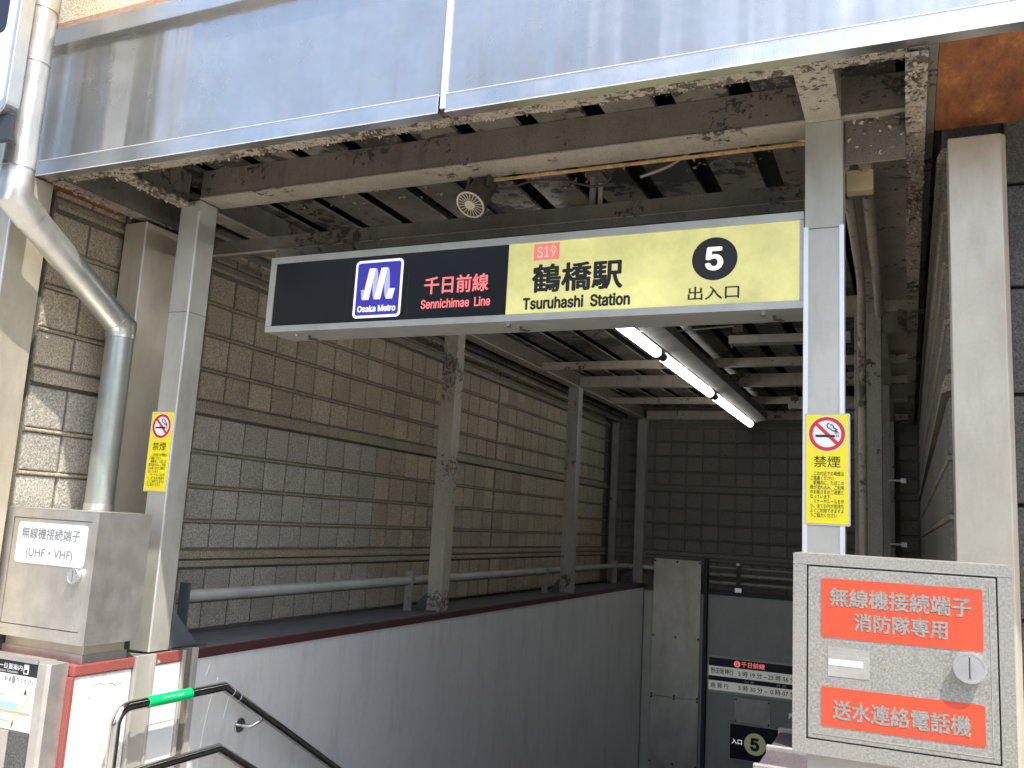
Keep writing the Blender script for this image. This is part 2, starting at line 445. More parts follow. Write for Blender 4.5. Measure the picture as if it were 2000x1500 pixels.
far_building(4.5, 14, -22, -14, 6.6, 'bldg', 'low beige two storey building across the street on the right')

# ------------------------------------------------------------------ upper building
ub = thing('upper_building', 'cream stuccoed building front rising above the steel fascia', 'building', (-1.2, 3, 3.2))
MB().box(-4.6, 3.0, 2.56, 12, 3.72, 8.5).build('wall', 'stucco', ub)
MB().box(-4.6, 3.0, 2.53, 2.558, 3.69, 3.745).build('brick_band', 'brickband', ub, .004)
MB().box(-4.6, 3.0, 2.75, 12, 3.30, 3.70).build('floor_slab', 'concrete', ub)
# right hand wall of dark stone blocks, beside the pale column
dw = thing('dark_stone_wall', 'dark rough stone wall to the right of the pale steel column', 'wall', (1.2, 3.2, 0))
MB().box(.14, 3.0, 3.16, 3.5, 0, 3.3).build('backing', 'darkstone', dw)
for j in range(9):
    for i in range(4):
        x0 = .302 + i * .52 + (0.26 if j % 2 else 0) - (.26 if j % 2 else 0)
        z0 = .02 + j * .345
        MB().box(x0, x0 + .508, 3.125, 3.159, z0, min(z0 + .333, 3.02)).build('stone_block', 'darkstone', dw, .006)
# left: building end left of the column
lw = thing('left_street_wall', 'pale clad street wall at the far left behind the downpipe', 'wall', (-4.2, 2.7, 0))
MB().box(-4.9, -3.62, 2.62, 3.0, 0, 3.69).build('wall', 'clad', lw)

# ------------------------------------------------------------------ tiled walls
PITCH = .203
ROWS = [(.925, 1.085), (1.088, 1.262), (1.357, 1.510), (1.513, 1.697), (1.700, 1.887), (1.890, 2.094), (2.170, 2.340), (2.343, 2.538), (2.541, 2.717), (2.720, 2.893), (2.957, 3.12)]
tile_cache = {}
def tile_mesh(h, axis, sgn, tmat):
    key = (round(h, 3), axis, sgn, tmat)
    if key in tile_cache: return tile_cache[key]
    a = PITCH / 2 - .007; b = h / 2 - .0095; e = .007; d = .011
    vs = [(-a, -b, 0), (a, -b, 0), (a, b, 0), (-a, b, 0), (-a + e * .3, -b + e * .3, d * .6), (a - e * .3, -b + e * .3, d * .6), (a - e * .3, b - e * .3, d * .6), (-a + e * .3, b - e * .3, d * .6),
          (-a + e, -b + e, d), (a - e, -b + e, d), (a - e, b - e, d), (-a + e, b - e, d)]
    fs = []
    for k in (0, 4):
        for i in range(4): fs.append((k + i, k + (i + 1) % 4, k + 4 + (i + 1) % 4, k + 4 + i))
    fs.append((8, 9, 10, 11)); fs.append((3, 2, 1, 0))
    me = bpy.data.meshes.new('tile')
    if axis == 'x': co = [(sgn * v[2], v[0], v[1]) for v in vs]
    else: co = [(v[0], sgn * v[2], v[1]) for v in vs]
    me.from_pydata(co, [], fs)
    bm = bmesh.new(); bm.from_mesh(me); bmesh.ops.recalc_face_normals(bm, faces=bm.faces); bm.to_mesh(me); bm.free()
    me.materials.append(M[tmat]); tile_cache[key] = me
    return me

def tile_wall(label, axis, plane, sgn, u0, u1, joints, zmax, limit, loc, order):
    """plane: face coordinate; tiles stand proud of it along sgn*axis"""
    t = thing('tiled_wall', label, 'wall', loc)
    off = Vector(loc); th = .16
    lo, hi = sorted((plane, plane - sgn * th))
    b = MB()
    if axis == 'x': b.box(lo, hi, u0, u1 + .002, -3.2, 3.35)
    else: b.box(u0 - .3, u1 + .3, lo, hi, -3.2, 3.35)
    b.build('backing', 'tileback', t)
    for z0, z1, pr in ((2.099, 2.165, .030), (1.268, 1.300, .022), (1.312, 1.352, .020), (2.898, 2.950, .030)):
        poly = [(0, z0 + .012), (pr, z0), (pr, z0 + (z1 - z0) * .35), (pr * .45, z1), (0, z1)]
        b = MB()
        if axis == 'x': b.prism([(plane + sgn * p, z) for p, z in poly], 'y', u0 + .002, u1 - .002)
        else: b.prism([(plane + sgn * p, z) for p, z in poly], 'x', u0 + .002, u1 - .002)
        b.build('ledge', 'ledge' if axis == 'x' else 'tileshaded', t)
    for zr in (1.0865, 1.5115, 1.6985, 1.8885, 2.3415, 2.5395, 2.7185):
        b = MB(); poly = [(0.0005, zr - .009), (.013, zr - .009), (.020, zr - .003), (.018, zr + .004), (.0005, zr + .010)]
        if axis == 'x': b.prism([(plane + sgn * p, z) for p, z in poly], 'y', u0 + .002, u1 - .002)
        else: b.prism([(plane + sgn * p, z) for p, z in poly], 'x', u0 + .002, u1 - .002)
        b.build('rib', 'ledge' if axis == 'x' else 'tileshaded', t)
    cells = []
    k = 0; u = u0
    while u + PITCH <= u1 + .001:
        for (z0, z1) in ROWS:
            if z1 > zmax + .05: continue
            cells.append((u + PITCH / 2, (z0 + z1) / 2, z1 - z0))
        u += PITCH; k += 1
        if any(abs(u - j) < PITCH / 2 for j in joints): u += .03
    cells.sort(key=order)
    rest = MB()
    for i, (cu, cz, h) in enumerate(cells):
        grey = cz < 2.1 and (cu < 5.58 or cz < 1.0)
        me = tile_mesh(h, axis, sgn, ('tilegrey' if grey else 'tile') if axis == 'x' and sgn > 0 else 'tileshaded')
        p = (plane + sgn * .0005, cu, cz) if axis == 'x' else (cu, plane + sgn * .0005, cz)
        if i < limit:
            o = bpy.data.objects.new('tile', me); COL.objects.link(o); o.parent = t
            o.location = Vector(p) - off
        else:
            rest.add([(v.co.x + p[0], v.co.y + p[1], v.co.z + p[2]) for v in me.vertices], [tuple(q.vertices) for q in me.polygons])
    if rest.v:
        r = rest.build('far_tiles', 'tile' if axis == 'x' and sgn > 0 else 'tileshaded', t); r['kind'] = 'stuff'
    return t
tile_wall('long rough brown tiled wall on the left side of the stairway', 'x', -3.55, 1, 2.650, 11.0, [7.52], 3.14, 300, (-3.6, 6.8, 0), lambda c: c[0])
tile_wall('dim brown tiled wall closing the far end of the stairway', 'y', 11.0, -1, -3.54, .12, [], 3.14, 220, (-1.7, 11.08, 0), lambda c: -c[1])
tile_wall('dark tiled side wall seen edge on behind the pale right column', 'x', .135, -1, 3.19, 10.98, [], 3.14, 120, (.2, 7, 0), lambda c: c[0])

# ------------------------------------------------------------------ canopy
cp = thing('entrance_canopy', 'old steel entrance canopy with long brushed fascia and peeling beige frame', 'canopy', (-1.6, 3, 0))
FB = 2.985
# fascia panels and lips
SEAM = -1.452
for (xa, xb) in ((-3.62, SEAM - .006), (SEAM + .006, 1.6)):
    MB().box(xa, xb, 2.5, 2.52, 3.05, 3.60).build('fascia_panel', 'fascia', cp)
for (xa, xb) in ((-3.62, SEAM - .02), (SEAM + .008, 1.6)):
    MB().prism([(2.493, FB), (2.54, FB), (2.54, FB + .006), (2.499, FB + .006), (2.4985, 3.049), (2.493, 3.052)], 'x', xa, xb).build('fascia_lip', 'trim', cp, .0015)
for (xa, xb) in ((-3.62, SEAM - .02), (SEAM + .008, 1.6)):
    MB().box(xa, xb, 2.4905, 2.4995, 3.0505, 3.0535).build('lip_highlight', 'bright_edge', cp)  # specular line along the lip's bends, built as thin bright strips
    MB().box(xa, xb, 2.4905, 2.4930, FB - .001, FB + .0025).build('lip_highlight', 'bright_edge', cp)
MB().box(SEAM - .012, SEAM + .008, 2.492, 2.4995, 3.0, 3.60).build('sealant_strip', 'sealant', cp, .001)
MB().prism([(2.462, 3.578), (2.505, 3.578), (2.505, 3.60), (2.56, 3.60), (2.56, 3.692), (2.462, 3.660)], 'x', -3.66, 1.6).build('top_flashing', 'trim', cp, .002)
MB().box(-3.62, 1.6, 2.522, 2.56, FB + .01, 3.60).build('fascia_backing', 'paintdark', cp)
MB().box(-3.58, .60, 2.541, 2.60, FB + .002, FB + .03).build('edge_angle', 'paintpeel', cp, .001)
MB().box(-3.72, -3.621, 2.5, 2.6, FB, 3.6).build('fascia_end', 'trim', cp, .002)
# posts (steel clad) left row and right row
def gusset(parent, x, y):
    b = MB(); b.prism([(x - .115, .955), (x, .955), (x, 1.10), (x - .10, 1.00)], 'y', y + .05, y + .056)
    b.build('gusset_plate', 'gusset', parent)
for k, y in enumerate((3.0, 5.655, 8.31, 10.86)):
    x0, x1 = -3.135, -3.02
    if k == 0:
        p = box('post', 'clad', cp, x0, x1, y, y + .118, .955, FB + .03, .003, label='stainless clad front left post')
        MB().box(x1 - .002, x1 + .0035, y - .0035, y + .006, .957, 2.96).build('edge_trim', 'bright_edge', p, .001)
        MB().box(x0 - .001, x1 + .001, y - .0012, y + .119, 2.476, 2.478).build('seam', 'darkframe', p)
    else:
        p = box('post', 'paintring' if k == 1 else 'postpaint', cp, x0, x1, y, y + .118, .95, FB + .02, .003, label='beige painted post with peeling ring marks' if k == 1 else None)
        gusset(p, x0, y)
for k, y in enumerate((3.0, 5.655, 8.31, 10.86)):
    x0, x1 = -.308, -.186
    if k == 0:
        p = box('post', 'clad', cp, x0, x1, y, y + .118, .955, FB + .03, .003, label='stainless clad front right post')
        for xe in (x0 - .003, x1 - .012):
            MB().box(xe, xe + .015, y - .0025, y + .004, .957, 2.64).build('edge_trim', 'bright_edge', p, .001)
        MB().box(x0 + .013, x1 - .013, y - .0012, y, 2.632, 2.634).build('seam', 'darkframe', p)
    else:
        p = box('post', 'postpaint', cp, x0 + .02, x1 + .05, y, y + .118, .95, FB + .02, .003)
# cross beams (along X) at the posts: channel with web and flanges
def channel(name, mat, y, z0, z1, xa, xb, wd=.145, fl='paint'):
    p = MB().box(xa, xb, y + .004, y + .012, z0 + .008, z1).build(name, mat, cp)
    MB().box(xa, xb, y, y + wd, z0, z0 + .008).build('flange', fl, p, .001)
    return p
channel('beam', 'paintdark', 2.995, 3.018, 3.155, -3.02, .01)
for y in (5.66, 8.32, 10.86):
    channel('beam', 'paint', y, 2.99, 3.10, -3.02, .10, .11)
for y in (7.32, 9.45):
    box('purlin', 'paint', cp, -3.10, .10, y, y + .06, 2.985, 3.055)
box('purlin', 'paintdark', cp, -3.40, -.31, 3.27, 3.33, 2.835, 2.905)
box('purlin', 'paintdark', cp, -2.75, -.31, 3.24, 3.262, 2.79, 2.826)
MB().box(-3.40, -.31, 3.262, 3.268, 2.828, 2.838).build('purlin_lip', 'paint', cp)
# side beams along Y on the posts, cantilevers, wall edge beams
MB().box(-3.130, -3.025, 3.13, 10.98, 2.99, 3.0).build('side_beam', 'paint', cp, .001)
MB().box(-3.082, -3.074, 3.13, 10.98, 3.001, 3.15).build('side_beam_web', 'paintdark', cp)
MB().box(-3.140, -3.050, 2.56, 2.998, FB + .003, FB + .013).build('cantilever', 'paintpeel', cp, .001)
MB().box(-3.099, -3.091, 2.56, 2.998, FB + .014, 3.15).build('cantilever_web', 'paintdark', cp)
MB().prism([(2.60, 3.000), (2.998, 3.012), (2.998, 3.15), (2.60, 3.15)], 'x', -.305, -.19).build('cantilever', 'paint', cp, .002)
MB().box(-.19, .10, 3.13, 10.98, 3.06, 3.068).build('right_soffit', 'paint', cp, .001)
MB().box(-.215, -.115, 3.13, 10.98, 2.975, 2.985).build('side_beam', 'paint', cp, .001)
MB().box(.008, .068, 2.541, 10.98, 2.955, 2.972).build('edge_beam', 'paintpeel', cp, .001)
MB().box(.010, .014, 2.541, 10.98, 2.973, 3.15).build('edge_beam_web', 'paintdark', cp)
MB().box(-3.45, -3.385, 2.56, 10.98, 2.968, 2.980).build('edge_beam', 'paintpeel', cp, .001)
MB().box(-3.388, -3.384, 2.56, 10.98, 2.981, 3.15).build('edge_beam_web', 'paintdark', cp)
MB().box(-3.36, -3.31, 3.3, 10.98, 3.02, 3.05).build('gutter_rail', 'paintpeel', cp, .001)
for y in (3.02, 5.66, 8.32):
    pl = MB().box(-.18, .007, y + .01, y + .02, 2.86, 3.05).build('end_plate', 'paintdark', cp, .002)
    MB().tube([(-.03, y + .012, 2.98), (-.03, y - .012, 2.98)], .017, 8).build('bolt', 'paintdark', pl)
# soffit boards either side
MB().prism([(-3.60, 2.56), (-3.455, 2.56), (-3.455, 3.0), (-3.549, 3.0), (-3.549, 2.66), (-3.60, 2.66)], 'z', 2.985, 2.997).build('soffit_board', 'rustboard', cp, .001, label='rusty orange soffit board at the left end')
MB().prism([(.095, 2.541), (1.5, 2.541), (1.5, 3.12), (.095, 3.12)], 'z', 2.985, 2.997).build('soffit_board', 'rustboard', cp, .001, label='large rusty orange soffit board at the right end')
MB().box(.070, .094, 2.541, 3.12, 2.98, 3.0).build('soffit_trim', 'paintdark', cp)
# deck pans
for i in range(14):
    xc = -3.40 + i * .2735
    if xc > .0: break
    poly = [(xc - .096, 3.157), (xc + .096, 3.157), (xc + .099, 3.170), (xc + .093, 3.170), (xc + .090, 3.162), (xc - .090, 3.162), (xc - .093, 3.170), (xc - .099, 3.170)]
    MB().prism(poly, 'y', 2.60, 10.98).build('roof_pan', 'deck', cp)
MB().box(-3.62, .6, 2.56, 11, 3.255, 3.27).build('roof_sheet', 'soot', cp)
MB().box(-.02, .13, 3.13, 11, 3.12, 3.14).build('roof_closure', 'paintdark', cp)
MB().box(.13, 3, 3.0, 11.2, 3.15, 3.29).build('roof_slab', 'paintdark', cp)
# rusty bar behind the front beam
MB().box(-1.66, -.325, 3.150, 3.160, 3.003, 3.016).build('rusty_bar', 'rustbar', cp, .002)
# hanging paint flakes
fk = MB()
def flake(c, s):
    a = random.random() * 6.28; n1 = Vector((math.cos(a), math.sin(a), random.uniform(-.5, .2))); n2 = Vector((-math.sin(a), math.cos(a), random.uniform(-.8, .3)))
    c = Vector(c); q = [c - n1 * s * .5, c - n2 * s * random.uniform(.2, .5) + n1 * s * .1, c + n1 * s * random.uniform(.3, .6) - Vector((0, 0, s * random.uniform(.1, .6))), c + n2 * s * random.uniform(.3, .6)]
    fk.add(q, [(0, 1, 2), (0, 2, 3)])
for i in range(1500):
    x = random.uniform(-3.55, .07); d = .5 + .5 * math.sin(x * 5.3) * math.sin(x * 2.1 + 1)
    if random.random() > .25 + .75 * d: continue
    flake((x, random.uniform(2.545, 2.60), FB + random.uniform(-.005, .003)), random.uniform(.004, .012))
for i in range(420):
    y = abs(random.gauss(0, 1.4)) + 2.56
    if y < 10: flake((random.uniform(.01, .066), y, 2.955 + random.uniform(-.007, .002)), random.uniform(.006, .020))
for i in range(420):
    y = random.uniform(2.56, 5.5)
    flake((random.uniform(-3.45, -3.385), y, 2.968 + random.uniform(-.006, .002)), random.uniform(.006, .018))
for i in range(160): flake((random.uniform(-3.14, -3.05), random.uniform(2.58, 2.98), FB + random.uniform(-.004, .003)), random.uniform(.006, .018))
for i in range(220): flake((random.uniform(-2.9, -.4) , 3.15 + random.uniform(0, .5), 3.155 + random.uniform(-.008, .001)), random.uniform(.010, .03))
for i in range(50): flake((random.uniform(-.17, .0), random.uniform(3.0, 3.04), random.uniform(2.87, 3.02)), random.uniform(.008, .02))
f = fk.build('paint_flakes', 'flake', cp); f['kind'] = 'stuff'

# ------------------------------------------------------------------ station sign
sg = thing('station_sign', 'long lit station sign, black left half and pale yellow right half, hung between the posts', 'sign', (-1.45, 3.12, 2.36))
Y0 = 3.02
MB().box(-2.578, -.313, Y0 + .012, Y0 + .20, 2.367, 2.705).build('casing', 'frame', sg, .003)
fr = MB()
fr.box(-2.580, -.312, Y0, Y0 + .0115, 2.676, 2.706); fr.box(-2.580, -.312, Y0, Y0 + .0115, 2.366, 2.393)
fr.box(-2.580, -2.549, Y0, Y0 + .0115, 2.3935, 2.6755); fr.box(-.326, -.312, Y0, Y0 + .0115, 2.3935, 2.6755)
fr.build('frame', 'frame', sg, .0015)
MB().box(-2.549, -1.4175, Y0 + .006, Y0 + .0115, 2.393, 2.676).build('black_panel', 'black', sg)
MB().box(-1.4170, -.326, Y0 + .006, Y0 + .0115, 2.393, 2.676).build('yellow_panel', 'yellow', sg)
for x in (-2.16, -1.865):
    MB().box(x, x + .0015, Y0 + .0054, Y0 + .0058, 2.394, 2.675).build('film_edge', 'darkframe', sg)
YL = Y0 + .005
text('lettering', '千日前線', 'pink', sg, -1.788, -1.498, 2.494, 2.568, YL, .022)
text('lettering', 'Sennichimae  Line', 'pink', sg, -1.798, -1.486, 2.434, 2.473, YL, .022)
plate('number_square', 'pinksq', sg, [(-1.310, 2.603), (-1.204, 2.603), (-1.204, 2.668), (-1.310, 2.668)], YL, .0008)
text('lettering', 'S19', 'palepink', sg, -1.295, -1.219, 2.613, 2.657, YL - .001, 0)
text('lettering', '鶴橋駅', 'blackink', sg, -1.313, -.949, 2.473, 2.587, YL, .030)
text('lettering', 'Tsuruhashi  Station', 'blackink', sg, -1.346, -.918, 2.408, 2.457, YL, .034)
plate('number_disc', 'blackink', sg, ell(-.614, 2.5605, .080, .0785), YL, .0008)
text('lettering', '5', 'logocream', sg, -.647, -.583, 2.517, 2.604, YL - .001, .03)
text('lettering', '出入口', 'blackink', sg, -.706, -.526, 2.412, 2.462, YL, .012)
lg = plate('logo_badge', 'logowhite', sg, rrect(-2.127, -1.894, 2.409, 2.658, .020), YL, .0010)
plate('logo_field', 'blue', lg, rrect(-2.116, -1.905, 2.420, 2.647, .012), YL - .0006, .0005)
RIB = [('logocream', [(-2.058, 2.6229), (-2.0268, 2.622), (-2.052, 2.4864), (-2.0843, 2.4871)]),
       ('logolilac', [(-2.0268, 2.622), (-2.0205, 2.6204), (-2.0145, 2.6), (-2.0120, 2.575), (-2.0277, 2.4888), (-2.0333, 2.5055), (-2.0364, 2.5292), (-2.038, 2.562)]),
       ('logocream', [(-1.9999, 2.6223), (-1.9692, 2.6225), (-1.9950, 2.4867), (-2.0271, 2.4873)]),
       ('logolilac', [(-1.9692, 2.6225), (-1.9632, 2.620), (-1.9572, 2.5996), (-1.9520, 2.5312), (-1.9583, 2.5305), (-1.9676, 2.4879), (-1.9756, 2.5023), (-1.9801, 2.5377), (-1.981, 2.56)]),
       ('logocream', [(-1.9569, 2.5304), (-1.9266, 2.5303), (-1.9372, 2.4862), (-1.9683, 2.4868)]),
       ('logolilac', [(-2.094, 2.5314), (-2.0709, 2.5312), (-2.0817, 2.4881), (-2.0874, 2.4883)])]
for mt_, poly in RIB: plate('logo_ribbon', mt_, lg, poly, YL - .0012, .0005)
text('logo_lettering', 'Osaka Metro', 'logowhite', lg, -2.104, -1.917, 2.434, 2.462, YL - .0012, .028)
for x in (-2.44, -1.42, -.45):
    c = MB().tube([(x, 3.07, 2.3665), (x, 3.07, 2.356)], .010, 8).build('casing_clip', 'chrome', sg)
    MB().tube([(x + .03, 3.12, 2.3665), (x + .03, 3.12, 2.354), (x + .06, 3.14, 2.350)], .006, 6).build('hook', 'cable', c)

# ------------------------------------------------------------------ no smoking stickers
def sticker(x0, x1, z0, z1, y, label):
    t = thing('no_smoking_sticker', label, 'sticker', ((x0 + x1) / 2, y, z0), 'no smoking stickers on the front posts')
    plate('laminate', 'lam', t, rrect(x0 - .004, x1 + .006, z0 - .005, z1 + .004, .004, 2), y + .0012, .0012)
    plate('yellow_sheet', 'stick_y', t, [(x0, z0), (x1, z0), (x1, z1), (x0, z1)], y + .0004, .0007)
    wd = x1 - x0; cx = (x0 + x1) / 2; cz = z1 - .0625; R = wd * .43
    plate('sign_disc', 'stick_w', t, ell(cx, cz, R * 1.04, R * 1.04), y, .0003)
    ring('red_ring', 'stick_r', t, cx, cz, R, R * .79, y - .0008, .0005)
    L = R * .84; wv = R * .10; s2 = math.sqrt(.5)
    plate('red_bar', 'stick_r', t, [(cx - L * s2 - wv * s2, cz + L * s2 - wv * s2), (cx - L * s2 + wv * s2, cz + L * s2 + wv * s2), (cx + L * s2 + wv * s2, cz - L * s2 + wv * s2), (cx + L * s2 - wv * s2, cz - L * s2 - wv * s2)], y - .0006, .0003)
    plate('cigarette', 'blackink', t, [(cx - R * .64, cz - R * .19), (cx + R * .44, cz - R * .19), (cx + R * .44, cz - R * .06), (cx - R * .64, cz - R * .06)], y - .0012, .0003)
    for q in (.50, .60):
        plate('ember', 'stick_r', t, [(cx + R * q, cz - R * .19), (cx + R * (q + .05), cz - R * .19), (cx + R * (q + .05), cz - R * .06), (cx + R * q, cz - R * .06)], y - .0012, .0003)
    for pts in ([(.62, .0), (.60, .12), (.50, .17), (.32, .17), (.22, .27), (.12, .33), (.03, .38), (.0, .50), (.06, .60), (.14, .62)],
                [(.50, .02), (.46, .20), (.56, .26), (.36, .36), (.36, .46), (.27, .54), (.18, .52)]):
        P = [Vector((cx + R * a, y - .001, cz + R * b)) for a, b in pts]
        MB().tube(P, R * .028, 6).build('smoke', 'blackink', t)
    hx = wd * .315
    text('lettering', '禁煙', 'blackink', t, cx - hx, cx + hx, z0 + .512 * (z1 - z0), z0 + .617 * (z1 - z0), y, .004, 0)
    body = '　この付近での喫煙は\nご遠慮ください\n　駅構内に、たばこの\n煙が流れ込み、ご利用\nのお客さまのご迷惑と\nなっています\n　マナーやルールを守\nり、全ての方が気持ち\nよくご利用できますよ\nうご協力ください'
    text('small_lettering', body, 'blackink', t, cx - wd * .40, cx + wd * .40, z0 + .055 * (z1 - z0), z0 + .475 * (z1 - z0), y, .004, 0)
sticker(-.300, -.172, 1.652, 2.001, 2.995, 'yellow no smoking sticker on the right post above the red lettered box')
sticker(-3.154, -3.027, 1.652, 2.006, 2.995, 'yellow no smoking sticker low on the left post beside the grey downpipe')

# ------------------------------------------------------------------ right steel box with red plates
rb = thing('connection_box', 'steel cabinet with two orange red plates standing before the right post', 'cabinet', (-.02, 2.35, 0))
BY = 2.25
X0, X1, Z0, Z1 = -.2535, .206, 1.112, 1.567
DX0, DX1, DZ0, DZ1 = -.2225, .177, 1.145, 1.541
b = MB()
b.box(X0, DX0, BY, BY + .20, Z0, Z1); b.box(DX1, X1, BY, BY + .20, Z0, Z1)
b.box(DX0, DX1, BY, BY + .20, DZ1, Z1); b.box(DX0, DX1, BY, BY + .20, Z0, DZ0); b.box(DX0, DX1, BY + .03, BY + .19, DZ0, DZ1)
b.build('body', 'redbox', rb)
MB().box(X0 - .0005, X1 + .0005, BY - .0008, BY - .0002, 1.5425, 1.5437).build('frame_seam', 'box', rb)
dr = MB().box(DX0 + .003, DX1 - .003, BY + .001, BY + .02, DZ0 + .003, DZ1 - .003).build('door', 'redbox', rb, .002)
DY = BY + .001
MB().box(DX0 + .014, DX1 - .014, DY - .001, DY - .0002, DZ0 + .014, DZ0 + .0155).build('press_line', 'box', dr)
MB().box(DX1 - .0165, DX1 - .015, DY - .001, DY - .0002, DZ0 + .014, DZ1 - .014).build('press_line', 'box', dr)
def redplate(z0, z1, rows):
    p = plate('red_plate', 'redplate', dr, rrect(-.190, .147, z0, z1, .006), DY - .0009, .0008)
    return p
redplate(1.377, 1.512, 0); redplate(1.178, 1.266, 0)
text('lettering', '無線機接続端子', 'redbox', dr, -.171, .126, 1.449, 1.492, DY - .0016, .030, 0)
text('lettering', '消防隊専用', 'redbox', dr, -.118, .077, 1.397, 1.438, DY - .0016, .030, 0)
text('lettering', '送水連絡電話機', 'redbox', dr, -.165, .119, 1.196, 1.240, DY - .0016, .030, 0)
plate('card_holder', 'box', dr, [(-.175, 1.291), (-.085, 1.291), (-.085, 1.356), (-.175, 1.356)], DY - .0009, .0008)
plate('name_tape', 'white', dr, [(-.173, 1.316), (-.099, 1.316), (-.099, 1.329), (-.173, 1.329)], DY - .0016, .0006)
def knob(cx, cz, y, r, par, ln=.020):
    k = MB().tube([(cx, y, cz), (cx, y - ln, cz)], r, 28, radii=[r * .82, r]).build('knob', 'knobsteel', par, .0015, True)
    ring('knob_rim', 'knobsteel', k, cx, cz, r, r * .86, y - ln - .001, .001)
    MB().box(cx - .0012, cx + .0012, y - ln - .0008, y - ln - .0001, cz - r * .7, cz + r * .7).build('knob_slot', 'darkframe', k)
    return k
knob(.118, 1.343, DY, .033, dr, .019)
MB().box(-.225, .16, BY + .05, BY + .19, 0, Z0 - .001).build('pedestal', 'beigemetal', rb, .004)

# ------------------------------------------------------------------ left steel box
ubx = thing('radio_terminal_box', 'dull steel cabinet with white plate on the left parapet', 'cabinet', (-3.2, 2.75, .96))
UX0, UX1, UY, UD, UZ0, UZ1 = -3.487, -2.957, 2.6, .272, 1.027, 1.545
b = MB(); F = .036
b.box(UX0, UX0 + F, UY, UY + UD, UZ0, UZ1); b.box(UX1 - F, UX1, UY, UY + UD, UZ0, UZ1)
b.box(UX0 + F, UX1 - F, UY, UY + UD, UZ1 - F, UZ1); b.box(UX0 + F, UX1 - F, UY, UY + UD, UZ0, UZ0 + F + .01)
b.box(UX0 + F, UX1 - F, UY + .03, UY + UD - .005, UZ0 + F + .01, UZ1 - F)
b.build('body', 'box', ubx)
MB().box(UX0 + .001, UX1 - .001, UY + .001, UY + UD - .001, UZ1 + .0005, UZ1 + .004).build('lid', 'box', ubx)
dl = MB().box(UX0 + F + .003, UX1 - F - .003, UY + .002, UY + .02, UZ0 + F + .013, UZ1 - F - .003).build('door', 'box', ubx, .002)
DYL = UY + .002
wp = plate('white_plate', 'white', dl, rrect(-3.414, -3.013, 1.324, 1.490, .016), DYL - .0028, .0026)
text('lettering', '無線機接続端子', 'greyink', wp, -3.390, -3.048, 1.423, 1.471, DYL - .0032, .020)
text('lettering', '(UHF・VHF)', 'greyink', wp, -3.352, -3.078, 1.340, 1.387, DYL - .0032, .022)
knob(-3.042, 1.292, DYL, .031, dl, .022)
MB().box(-3.46, -3.005, 2.645, 2.85, .962, 1.026).build('neck', 'warm', ubx, .002)
MB().box(-3.468, -2.998, 2.637, 2.86, .945, .985).build('foot', 'box', ubx, .002)

# ------------------------------------------------------------------ left parapet
lp = thing('left_parapet', 'low parapet left of the stairs, white plaster with red painted coping edge', 'wall', (-3.2, 3.0, 0))
MB().box(-3.545, -2.994, 2.606, 2.897, 0, .905).build('plaster_face', 'plaster', lp, .006)
MB().box(-3.545, -2.985, 2.596, 2.899, .908, .952).build('coping_edge', 'red', lp, .005)
MB().box(-3.010, -2.984, 2.588, 2.606, 0, .907).build('corner_strip', 'red', lp, .003)
MB().box(-3.55, -3.0, 2.9, 10.98, -3.2, .90).build('core', 'concrete', lp)
b = MB(); b.box(-3.0, -2.990, 2.901, 3.01, 0, .953); b.box(-2.9905, -2.978, 2.901, 2.912, 0, .953); b.box(-2.9905, -2.978, 2.998, 3.010, 0, .953)
b.build('post_stub', 'beigemetal', lp, .001, label='rust stained cream post flange')
MB().box(-2.9985, -2.984, 3.014, 3.168, .906, .954).build('coping_edge', 'red', lp, .004)
MB().box(-2.9985, -2.990, 3.014, 3.168, .655, .903).build('white_panel', 'white', lp, .001)
MB().box(-2.9985, -2.990, 3.014, 3.168, 0, .652).build('shadow_panel', 'sheet', lp, .001)  # cast shadow on the white panel's lower part, built as a grey piece
MB().box(-2.9985, -2.978, 3.171, 3.186, 0, .95).build('flange_strip', 'beigemetal', lp, .001)
MB().box(-2.9985, -2.988, 3.187, 3.232, 0, .958).build('flange_strip', 'paintdark', lp, .001)
MB().box(-2.9985, -2.978, 3.233, 3.262, 0, .955).build('flange_strip', 'beigemetal', lp, .001)
MB().box(-2.999, -2.982, 3.264, 10.86, .905, .947).build('coping_edge', 'maroon', lp, .002)
MB().prism([(-3.547, .898), (-3.0, .9015), (-3.0, .950), (-3.547, .922)], 'y', 2.9, 10.97).build('coping_top', 'slate', lp, .001)
MB().box(-2.999, -2.984, 3.264, 10.86, .897, .904).build('sheet_edge', 'bright_edge', lp)
MB().box(-2.999, -2.990, 3.264, 7.1, -3.2, .8965).build('steel_sheet', 'sheet', lp)
MB().box(-2.999, -2.990, 7.103, 10.86, -3.2, .8965).build('steel_sheet', 'sheet', lp)
for pts in ([(3.42, .80), (3.385, .70), (3.36, .58), (3.345, .44), (3.34, .30)], [(3.34, .82), (3.36, .87)], [(3.52, .74), (3.50, .66), (3.485, .60)], [(4.6, .62), (4.63, .60)], [(5.3, .2), (5.34, .17)], [(6.4, .45), (6.42, .43)]):
    MB().tube([(-2.9895, a, c) for a, c in pts], .0012, 5).build('scratch', 'bright_edge', lp)
gp = MB(); gp.prism([(-3.02, .957), (-3.02, 1.20), (-3.035, 1.20), (-3.16, .957)], 'y', 3.122, 3.128)
gp.prism([(3.128, .957), (3.30, .957), (3.128, 1.125)], 'x', -3.026, -3.020)
gp.build('gusset_plate', 'gusset', lp)
MB().box(-3.30, -3.02, 3.13, 3.36, .946, .962).build('base_plate', 'gusset', lp, .001)
